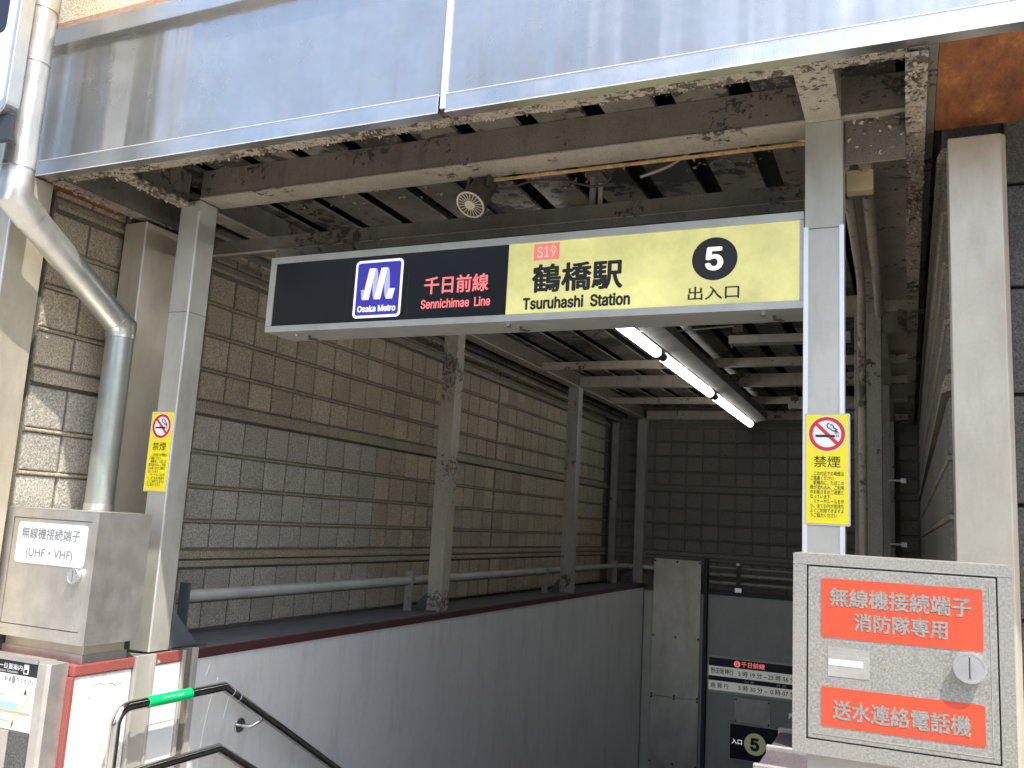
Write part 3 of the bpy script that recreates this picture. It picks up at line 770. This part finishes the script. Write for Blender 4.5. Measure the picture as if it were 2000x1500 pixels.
# crack strokes in the plaster
for pts in ([(2.70, .86), (2.735, .868), (2.76, .855), (2.79, .862), (2.82, .848), (2.85, .853)], [(2.66, .80), (2.68, .812), (2.70, .820)]):
    MB().tube([(-2.9935, a, c) for a, c in pts], .0011, 5).build('crack', 'mortar', lp)

# pipe rail behind the left posts
pr = thing('pipe_rail', 'long grey pipe running along the left tiled wall above the coping', 'pipe', (-3.3, 6, .93))
MB().tube([(-3.30, 3.48, 1.146), (-3.30, 5.69, 1.146)], .031, 14).build('pipe', 'rail', pr, 0, True)
MB().tube([(-3.30, 5.71, 1.146), (-3.30, 8.29, 1.146)], .031, 14).build('pipe', 'rail', pr, 0, True)
MB().tube([(-3.30, 8.34, 1.146), (-3.30, 10.6, 1.146), (-3.2, 10.9, 1.146), (-2.88, 10.93, 1.146)], .031, 14).build('pipe', 'rail', pr, 0, True)
for y in (3.46, 5.66, 8.31, 10.6):
    MB().box(-3.325, -3.262, y, y + .012, .93, 1.215).build('bracket', 'gusset' if y < 4 else 'postpaint', pr, .001)

# ------------------------------------------------------------------ right parapet
rp = thing('right_parapet', 'low parapet right of the stairs topped with purple grey granite pieces', 'wall', (-.15, 3.4, 0))
MB().box(-.375, .13, 2.72, 10.98, -3.2, .915).build('core', 'sheet', rp)
ys = [2.705, 2.96, 3.245, 3.53, 3.815, 4.1, 4.385, 4.67]
for i in range(len(ys) - 1):
    MB().box(-.405, .125, ys[i] + .012, ys[i + 1] - .012, .917, .955).build('coping_stone', 'granite', rp, .004)
for y in ys: MB().box(-.410, .125, y - .011, y + .011, .917, .966).build('joint', 'mortar', rp, .003)
MB().box(-.405, .125, 4.69, 10.97, .917, .955).build('coping_slab', 'granite', rp)

# ------------------------------------------------------------------ end wall of the stairs
ew = thing('stair_end_wall', 'pale painted sheet wall across the bottom of the stairs below the tiles', 'wall', (-1.7, 10.97, 0))
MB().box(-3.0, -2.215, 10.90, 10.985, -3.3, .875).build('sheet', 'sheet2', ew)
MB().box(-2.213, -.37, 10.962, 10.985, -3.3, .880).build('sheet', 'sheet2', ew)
MB().box(-2.978, -2.87, 10.870, 10.899, -3.3, .872).build('corner_strip', 'clad', ew, .002)
MB().box(-2.255, -2.215, 10.87, 10.961, -3.3, 1.30).build('dark_frame', 'darkframe', ew, .002)
MB().box(-2.213, -.37, 10.955, 10.985, .884, .93).build('dark_frame', 'darkframe', ew)
MB().box(-3.48, -3.40, 10.9, 10.96, .9, 2.95).build('corner_post', 'postpaint', ew, .002)
sp = thing('steel_cover_panel', 'tall warm stained steel panel screwed on at the end of the stairs', 'panel', (-2.57, 10.87, -1.2))
MB().box(-2.865, -2.285, 10.85, 10.868, -.345, 1.268).build('plate', 'panel', sp, .002)
MB().box(-2.865, -2.285, 10.85, 10.868, -1.9, -.349).build('plate', 'panel', sp, .002)
for z in (1.24, .35, -.33, -.365, -1.1):
    for x in (-2.85, -2.575, -2.30):
        MB().tube([(x, 10.849, z), (x, 10.845, z)], .013, 8).build('screw', 'darkframe', sp)
# pipes with clamp on the end wall
for z, rr, lb in ((1.206, .012, 'thin upper'), (1.122, .022, 'thick middle'), (1.028, .020, 'lowest')):
    tag(MB().tube([(-2.2, 10.93, z), (.1, 10.93, z)], rr, 10).build('conduit', 'fixture', None, 0, True, origin=(-1.2, 10.93, z)), lb + ' horizontal conduit on the dark end wall above the timetable', 'conduit', 'conduits along the end wall')
cl = thing('conduit_clamp', 'dark vertical clamp holding the three conduits on the end wall', 'clamp', (-1.84, 10.93, 1.0))
box('strap', 'darkframe', cl, -1.875, -1.825, 10.893, 10.902, .95, 1.27); box('lug', 'chrome', cl, -1.89, -1.81, 10.885, 10.892, .93, .985); box('lug', 'chrome', cl, -1.88, -1.83, 10.885, 10.892, 1.24, 1.275)

# timetable
tt = thing('timetable_sign', 'long first and last train times sign on the end wall', 'sign', (-1.6, 10.95, -.24))
TY = 10.945
MB().box(-2.202, -1.02, TY, TY + .016, -.243, .178).build('frame', 'frame', tt, .002)
plate('header_band', 'navy', tt, [(-2.189, .060), (-1.03, .060), (-1.03, .154), (-2.189, .154)], TY - .001)
plate('time_row', 'brightpaper', tt, [(-2.189, -.052), (-1.03, -.052), (-1.03, .058), (-2.189, .058)], TY - .001)
plate('middle_band', 'navy', tt, [(-2.189, -.105), (-1.03, -.105), (-1.03, -.054), (-2.189, -.054)], TY - .001)
plate('time_row', 'brightpaper', tt, [(-2.189, -.212), (-1.03, -.212), (-1.03, -.107), (-2.189, -.107)], TY - .001)
plate('line_disc', 'pink', tt, ell(-1.858, .107, .037, .037, 24), TY - .002)
text('lettering', 'S', 'navy', tt, -1.872, -1.844, .085, .130, TY - .003)
text('lettering', '千日前線', 'pink', tt, -1.810, -1.542, .078, .140, TY - .002, .015)
text('lettering', '野田阪神行', 'blackink', tt, -2.165, -1.897, -.027, .040, TY - .002, .012)
text('lettering', '5 時 19 分 – 23 時 56 分', 'blackink', tt, -1.843, -1.20, -.030, .034, TY - .002, .012)
text('lettering', '南 巽 行', 'blackink', tt, -2.161, -1.954, -.190, -.130, TY - .002, .012)
text('lettering', '5 時 30 分 –  0 時 07 分', 'blackink', tt, -1.840, -1.20, -.190, -.126, TY - .002, .012)
text('small_lettering', '始 発', 'paper', tt, -1.77, -1.66, -.095, -.065, TY - .002)
text('small_lettering', '終 発', 'paper', tt, -1.41, -1.30, -.095, -.065, TY - .002)
es = thing('entrance_number_sign', 'small navy sign with yellow disc five low on the end wall', 'sign', (-1.66, 10.95, -.96))
MB().box(-1.937, -1.18, TY - .01, TY + .016, -.962, -.553).build('frame', 'frame', es, .002)
plate('navy_panel', 'navy', es, [(-1.925, -.948), (-1.192, -.948), (-1.192, -.567), (-1.925, -.567)], TY - .012, .001)
plate('number_disc', 'dullyellow', es, ell(-1.641, -.7605, .122, .122), TY - .013, .0008)
text('lettering', '5', 'blackink', es, -1.695, -1.592, -.835, -.690, TY - .0145, .045)
text('lettering', '入口', 'logowhite', es, -1.905, -1.787, -.785, -.728, TY - .014, .01)
text('lettering', '入口', 'logowhite', es, -1.47, -1.35, -.785, -.728, TY - .014, .01)
bp = thing('blank_plate', 'blank scuffed metal plate screwed above the number five sign', 'plate', (-1.68, 10.95, -.55))
MB().box(-1.881, -1.477, TY, TY + .012, -.547, -.273).build('plate', 'box', bp, .001)
for x, z in ((-1.865, -.29), (-1.493, -.29), (-1.865, -.53), (-1.493, -.53)): MB().tube([(x, TY, z), (x, TY - .004, z)], .011, 8).build('screw', 'darkframe', bp)

# ------------------------------------------------------------------ handrails
hr = thing('handrail', 'polished double stair handrail bent at the top with a green tape sleeve', 'handrail', (-2.9, 3.1, 0))
def arc(c, r, a0, a1, n=8):  # in the YZ plane at x
    return [(c[0], c[1] + r * math.cos(math.radians(a0 + (a1 - a0) * i / n)), c[2] + r * math.sin(math.radians(a0 + (a1 - a0) * i / n))) for i in range(n + 1)]
R_ = .021; xr = -2.9; sl = .587
top = [(xr, 2.753, 0)] + arc((xr, 2.818, .713), .065, 180, 90) + [(xr, 3.365, .778)]
end = (xr, 8.0, .778 - sl * (8.0 - 3.365))
MB().tube(top + [end], R_, 20).build('upper_rail', 'chrome', hr, 0, True)
low = arc((xr, 2.86, .457), .05, 180, 90) + [(xr, 3.368, .507), (xr, 8.0, .507 - sl * (8.0 - 3.368))]
MB().tube([(xr, 2.81, 0)] + low, R_ * .95, 20).build('lower_rail', 'chrome', hr, 0, True)
gt = MB().tube([(xr, 2.905, .778), (xr, 3.150, .778)], R_ + .003, 20).build('green_tape', 'green', hr, 0, True)
tx = text('tape_lettering', '手すり 注意', 'white', gt, -.06, .06, -.006, .006, 0, 0, 0)
# turn the lettering to face the stairs (+X) on the sleeve
for v in tx.data.vertices:
    lx = v.co.x + worldloc(gt).x; lz = v.co.z + worldloc(gt).z
    p = Vector((xr + R_ + .0036, 3.03 + lx, .789 + lz)); v.co = p - worldloc(gt)
for y, z, sy in ((3.665, .553, 0), (5.2, -.35, 0), (6.7, -1.23, 0)):
    zr = .778 - sl * (y - 3.365)
    bk = MB().tube([(-2.989, y - .06, z), (-2.952, y - .06, z), (-2.925, y - .05, z + .002), (-2.905, y - .02, z + .02), (xr, y, zr - .018)], .009, 12).build('bracket', 'chrome', hr, 0, True)
    MB().tube([(-2.9895, y - .06, z), (-2.981, y - .06, z)], .036, 22, radii=[.036, .033]).build('wall_rose', 'chrome', bk, 0, True)
for y, z in ((3.42, .746), (3.47, .717)):
    MB().tube([(xr, y, z), (xr, y + .0024, z - .0014)], R_ + .0008, 20).build('joint_line', 'bright_edge', hr)

# ------------------------------------------------------------------ left: map board, columns, pipe, sign
mb = thing('map_board', 'street map board in a steel frame on the front of the left parapet', 'map', (-3.3, 2.5, 0))
MB().box(-3.9, -3.078, 2.515, 2.59, .0, .965).build('board', 'box', mb)
plate('black_header', 'blackink', mb, [(-3.9, .905), (-3.08, .905), (-3.08, .955), (-3.9, .955)], 2.512, .002)
plate('white_strip', 'white', mb, [(-3.9, .868), (-3.08, .868), (-3.08, .904), (-3.9, .904)], 2.512, .002)
plate('map_sheet', 'mapgreen', mb, [(-3.9, .700), (-3.08, .700), (-3.08, .867), (-3.9, .867)], 2.512, .002)
plate('map_river', 'mapblue', mb, [(-3.9, .775), (-3.165, .775), (-3.165, .800), (-3.9, .800)], 2.511, .0008)
for x0, z0, x1, z1, wd, mt_ in ((-3.9, .768, -3.09, .768, .003, 'pinksq'), (-3.19, .71, -3.10, .860, .008, 'paper'), (-3.24, .80, -3.24, .865, .005, 'paper'), (-3.9, .83, -3.24, .83, .005, 'paper'), (-3.9, .74, -3.2, .735, .005, 'paper'), (-3.185, .712, -3.165, .79, .006, 'mapyel')):
    d = Vector((x1 - x0, 0, z1 - z0)).normalized(); nn = Vector((-d.z, 0, d.x)) * wd / 2
    plate('map_road', mt_, mb, [(x0 - nn.x, z0 - nn.z), (x1 - nn.x, z1 - nn.z), (x1 + nn.x, z1 + nn.z), (x0 + nn.x, z0 + nn.z)], 2.5098, .0008)
text('lettering', 'エレベーター位置案内', 'white', mb, -3.44, -3.165, .922, .944, 2.511, .008)
text('small_lettering', 'Elevator Location Guide', 'white', mb, -3.44, -3.19, .910, .918, 2.511)
plate('lift_symbol', 'white', mb, rrect(-3.158, -3.130, .912, .948, .003, 2), 2.511, .0008)
text('symbol', '♿', 'blackink', mb, -3.154, -3.134, .916, .944, 2.5105) if False else plate('symbol', 'blackink', mb, rrect(-3.153, -3.135, .916, .930, .003, 2), 2.5102, .0006)
text('lettering', '車いすご利用の方は   におまわりください', 'blackink', mb, -3.50, -3.085, .876, .896, 2.511, .004)
plate('lift_symbol', 'greyink', mb, rrect(-3.215, -3.198, .872, .900, .002, 2), 2.5106, .0004)
MB().prism([(-3.140, .835), (-3.132, .858), (-3.124, .835), (-3.128, .835), (-3.132, .845), (-3.136, .835)], 'y', 2.5105, 2.5115).build('north_arrow', 'blackink', mb)
fr = MB().prism([(-3.078, 2.512), (-3.066, 2.500), (-3.022, 2.500), (-3.010, 2.512), (-3.010, 2.592), (-3.078, 2.592)], 'z', 0, .962).build('frame_post', 'box', mb, .001)
MB().prism([(-3.9, 2.512), (-3.9, 2.504), (-3.08, 2.504), (-3.08, 2.512)], 'z', .956, .975).build('frame_top', 'trim', mb, .001)
MB().prism([(-3.9, 2.512), (-3.9, 2.505), (-3.19, 2.505), (-3.19, 2.512)], 'z', 0, .697).build('frame_lower_plate', 'box', mb, .001)
MB().box(-3.188, -3.08, 2.506, 2.512, 0, .697).build('stone_strip', 'darkstone', mb, .001)

c1 = thing('front_column', 'pale steel clad column at the left edge with a sunlit foot', 'column', (-3.6, 2.5, 0))
MB().prism([(-3.80, 2.405), (-3.48, 2.405), (-3.48, 2.585), (-3.80, 2.585)], 'z', 0, 2.98).build('cladding', 'warm', c1, .004)
MB().box(-3.484, -3.476, 2.402, 2.409, 0, 2.98).build('corner_bead', 'bright_edge', c1, .001)
c2 = thing('duct_cover', 'tall warm toned steel duct cover standing behind the front left post', 'duct', (-3.42, 3.2, .93))
MB().box(-3.50, -3.36, 3.012, 3.33, .93, 2.945).build('cover', 'warm', c2, .004)
MB().box(-3.362, -3.357, 3.010, 3.018, .93, 2.945).build('corner_bead', 'bright_edge', c2, .001)
c3 = thing('right_column', 'broad pale steel clad column behind the red lettered cabinet', 'column', (.2, 3.06, 0))
MB().prism([(.131, 3.0), (.280, 3.0), (.296, 3.02), (.296, 3.12), (.131, 3.12)], 'z', 0, 2.90).build('cladding', 'warm', c3, .003)

dp = thing('downpipe', 'fat steel rain downpipe running down past the fascia and back to the tiled wall', 'pipe', (-3.35, 2.9, .96))
PR = .063
A = Vector((-3.325, 2.30, 4.6)); B_ = Vector((-3.325, 2.30, 2.80)); Cc = Vector((-3.345, 2.93, 2.40)); D_ = Vector((-3.345, 2.93, .96))
MB().tube([A, B_ + Vector((0, 0, .06))], PR, 28).build('upper_pipe', 'pipe', dp, 0, True)
d1 = (Cc - B_).normalized()
MB().tube([B_ + Vector((0, 0, .062)), B_, B_ + d1 * .11], PR + .004, 28).build('upper_elbow', 'pipe', dp, 0, True)
MB().tube([B_ + d1 * .105, Cc - d1 * .02], PR, 28).build('diagonal_pipe', 'pipe', dp, 0, True)
MB().tube([Cc - d1 * .05, Cc, Cc - Vector((0, 0, .055))], PR + .003, 28).build('lower_elbow', 'pipe', dp, 0, True)
MB().tube([Cc - Vector((0, 0, .05)), D_], PR - .001, 28).build('lower_pipe', 'pipe_grey', dp, 0, True)
MB().tube([D_ + Vector((0, 0, .62)), D_ + Vector((0, 0, .0))], PR + .002, 28).build('pipe_sleeve', 'pipe', dp, 0, True)
for z in (3.62, 3.38, 2.92):
    MB().tube([(-3.325, 2.30, z), (-3.325, 2.30, z + .012)], PR + .003, 28).build('pipe_band', 'trim', dp, 0, True)

vs = thing('vertical_signboard', 'white signboard with rounded steel frame at the top left corner', 'sign', (-3.3, 2.13, 3.0))
MB().prism(rrect(-4.0, -3.165, 3.055, 5.2, .05), 'y', 2.10, 2.16).build('frame', 'trim', vs, .004)
plate('face', 'white', vs, rrect(-3.98, -3.19, 3.085, 5.18, .04), 2.096, .004)
plate('navy_print', 'navy', vs, rrect(-3.95, -3.225, 3.40, 5.1, .03), 2.094, .0015)
MB().prism([(-3.9, 2.12), (-3.15, 2.12), (-3.15, 2.14), (-3.9, 2.14)], 'z', 2.95, 3.054).build('bracket', 'darkframe', vs)

# ------------------------------------------------------------------ loudspeaker, cable, lamp, trays, conduits
ls = thing('loudspeaker', 'small round brown loudspeaker with cream grille under the front beam', 'speaker', (-1.63, 3.12, 3.02))
ax = Vector((-.10, -.62, -.78)).normalized(); c0 = Vector((-1.615, 3.16, 2.985)); c1_ = c0 + ax * .135
MB().tube([c0 - ax * .03, c0 - ax * .01, c1_], .06, 28, radii=[.036, .050, .059]).build('body', 'spk', ls, 0, True)
g = MB(); q = ax.orthogonal().normalized(); q2 = ax.cross(q)
pts = [c1_ + (q * math.cos(t) + q2 * math.sin(t)) * .059 for t in [2 * math.pi * i / 32 for i in range(33)]]
MB().tube(pts, .0042, 8, False).build('rim', 'spkrim', ls, 0, True)
MB().tube([c1_ - ax * .004, c1_ + ax * .006], .022, 18).build('centre_cap', 'spkrim', ls, 0, True)
gr = MB()
for i in range(20):
    t = 2 * math.pi * i / 20; d = q * math.cos(t) + q2 * math.sin(t)
    gr.tube([c1_ + ax * .002 + d * .020, c1_ + ax * .002 + d * .058], .0016, 5)
gr.build('grille', 'spkrim', ls)
MB().tube([c1_ - ax * .002, c1_ + ax * .001], .056, 28).build('cone', 'cable', ls)
MB().prism([(3.11, 3.017), (3.19, 3.017), (3.20, 2.97), (3.10, 2.97)], 'x', -1.665, -1.655).build('bracket', 'spk', ls)
MB().prism([(3.11, 3.017), (3.19, 3.017), (3.20, 2.97), (3.10, 2.97)], 'x', -1.575, -1.565).build('bracket', 'spk', ls)
def smoothpath(P, n=6):
    P = [Vector(p) for p in P]; out = []
    for i in range(len(P) - 1):
        p0 = P[max(i - 1, 0)]; p1 = P[i]; p2 = P[i + 1]; p3 = P[min(i + 2, len(P) - 1)]
        for k in range(n):
            t = k / n; out.append(.5 * ((2 * p1) + (p2 - p0) * t + (2 * p0 - 5 * p1 + 4 * p2 - p3) * t * t + (3 * p1 - p0 - 3 * p2 + p3) * t ** 3))
    return out + [P[-1]]
cb = MB().tube(smoothpath([(-1.585, 3.17, 2.985), (-1.53, 3.2, 2.985), (-1.42, 3.25, 3.03), (-1.29, 3.25, 3.014), (-1.145, 3.25, 2.973), (-1.085, 3.25, 3.005), (-1.12, 3.25, 3.04), (-1.17, 3.2, 3.05)]), .0055, 8).build('speaker_cable', 'cable', None, 0, True, origin=(-1.3, 3.2, 3.0))
tag(cb, 'looping dark cable running right from the loudspeaker', 'cable')
cw = MB().tube(smoothpath([(-.95, 3.21, 2.975), (-.83, 3.21, 3.01), (-.72, 3.2, 3.07), (-.62, 3.2, 3.09)]), .006, 6).build('thin_rod', 'fixture', None, 0, True, origin=(-.8, 3.2, 3.0))
tag(cw, 'thin pale rod slanting up under the roof deck left of the right post', 'rod')
cw = MB().tube(smoothpath([(-.58, 3.17, 3.035), (-.50, 3.17, 3.045), (-.40, 3.16, 3.04), (-.32, 3.15, 3.018)]), .005, 6).build('white_wire', 'spkrim', None, 0, True, origin=(-.45, 3.17, 3.0))
tag(cw, 'pale wire sagging beside the top of the right post', 'wire')
jb = thing('conduit_drop', 'pair of short pipes with a junction block hanging above the sign', 'pipe', (-1.17, 3.3, 2.86))
MB().tube([(-1.2, 3.36, 2.90), (-1.2, 3.36, 3.06)], .014, 8).build('pipe', 'fixture', jb); MB().tube([(-1.165, 3.36, 2.90), (-1.165, 3.36, 3.03)], .011, 8).build('pipe', 'spkrim', jb)
box('junction_block', 'paintdark', jb, -1.225, -1.15, 3.33, 3.39, 3.06, 3.12)
bb = MB().box(-.187, -.098, 3.20, 3.26, 2.832, 2.908).build('beige_block', 'beigeblock', None, .003, origin=(-.14, 3.23, 2.83))
tag(bb, 'short beige block sticking out right of the front right post', 'block')
# fluorescent lamp row
lm = thing('tube_light', 'row of lit white tube lights running along the ceiling into the stairway', 'lamp', (-1.6, 7.5, 2.99))
MB().prism([(-1.585, 2.89), (-1.46, 2.93), (-1.46, 3.0), (-1.60, 3.0), (-1.60, 2.93)], 'y', 3.9, 10.35).build('housing', 'fixture', lm, .003)
for ya, yb in ((3.92, 6.12), (6.28, 8.02), (8.24, 10.3)):
    MB().tube([(-1.640, ya, 2.868), (-1.640, ya + .03, 2.868), (-1.640, yb - .03, 2.868), (-1.640, yb, 2.868)], .05, 18, radii=[.030, .038, .038, .030]).build('tube', 'tube', lm, 0, True)
for y in (6.20, 8.12):
    MB().tube([(-1.640, y - .075, 2.868), (-1.640, y + .115, 2.868)], .034, 14).build('socket', 'cable', lm)
for x, y, z, x1, lb in ((-1.11, 6.0, 2.895, -.33, 'nearer'), (-1.06, 8.9, 2.85, -.3, 'farther')):
    tr = thing('cable_tray', lb + ' grey cable tray hung crosswise beneath the dark ceiling', 'tray', ((x + x1) / 2, y, z), 'hanging cable trays')
    MB().prism([(y, z), (y + .10, z), (y + .10, z + .012), (y + .012, z + .012), (y + .012, z + .055), (y, z + .055)], 'x', x, x1).build('channel', 'fixture', tr, .001)
    MB().tube([(x + .06, y + .05, z + .01), (x + .06, y + .05, 3.1)], .007, 6).build('hanger_rod', 'cable', tr)
    box('clamp', 'cable', tr, x + .02, x + .09, y + .03, y + .07, z + .09, z + .14)
    MB().tube([(x + .02, y + .02, z), (x + .02, y + .02, z - .03)], .008, 6).build('hanger_bolt', 'cable', tr)
wr = MB().tube([(-1.75, 5.75, 2.95), (-1.45, 5.95, 2.985), (-1.08, 6.02, 3.02)], .006, 6).build('ceiling_wire', 'fixture', None, 0, True, origin=(-1.4, 5.9, 2.95))
tag(wr, 'thin wire running up to the nearer hanging cable tray', 'wire')
# conduits behind right post
for dx, rr, lb in ((0, .020, 'left'), (.07, .024, 'right')):
    P = [(-.195 + dx, 3.16, 2.92), (-.20 + dx, 4.9, 2.92), (-.21 + dx, 5.45, 2.92)]
    if dx == 0: P = [(-.195, 3.16, 2.92), (-.205, 4.6, 2.92)] + [(-.205, 4.6 + .12 * math.sin(a), 2.80 + .12 * math.cos(a)) for a in (.5, 1.0, 1.57)] + [(-.205, 4.72, 2.5), (-.20, 4.72, .96)]
    tag(MB().tube(P, rr, 10).build('wall_conduit', 'paint', None, 0, True, origin=(-.2 + dx, 4, 2)), lb + ' painted conduit under the roof just behind the front right post', 'conduit', 'painted conduits behind the right post')
for z, lb in ((2.03, 'upper'), (1.60, 'lower')):
    t = thing('bracket_bolt', lb + ' small steel peg sticking out into the dark gap by the right column', 'bolt', (-.06, 6.6, z), 'steel pegs in the dark gap')
    MB().tube([(-.12, 6.6, z), (-.02, 6.6, z)], .007, 8).build('shank', 'bright_edge', t); box('head', 'bright_edge', t, -.045, -.01, 6.585, 6.615, z - .016, z + .016)
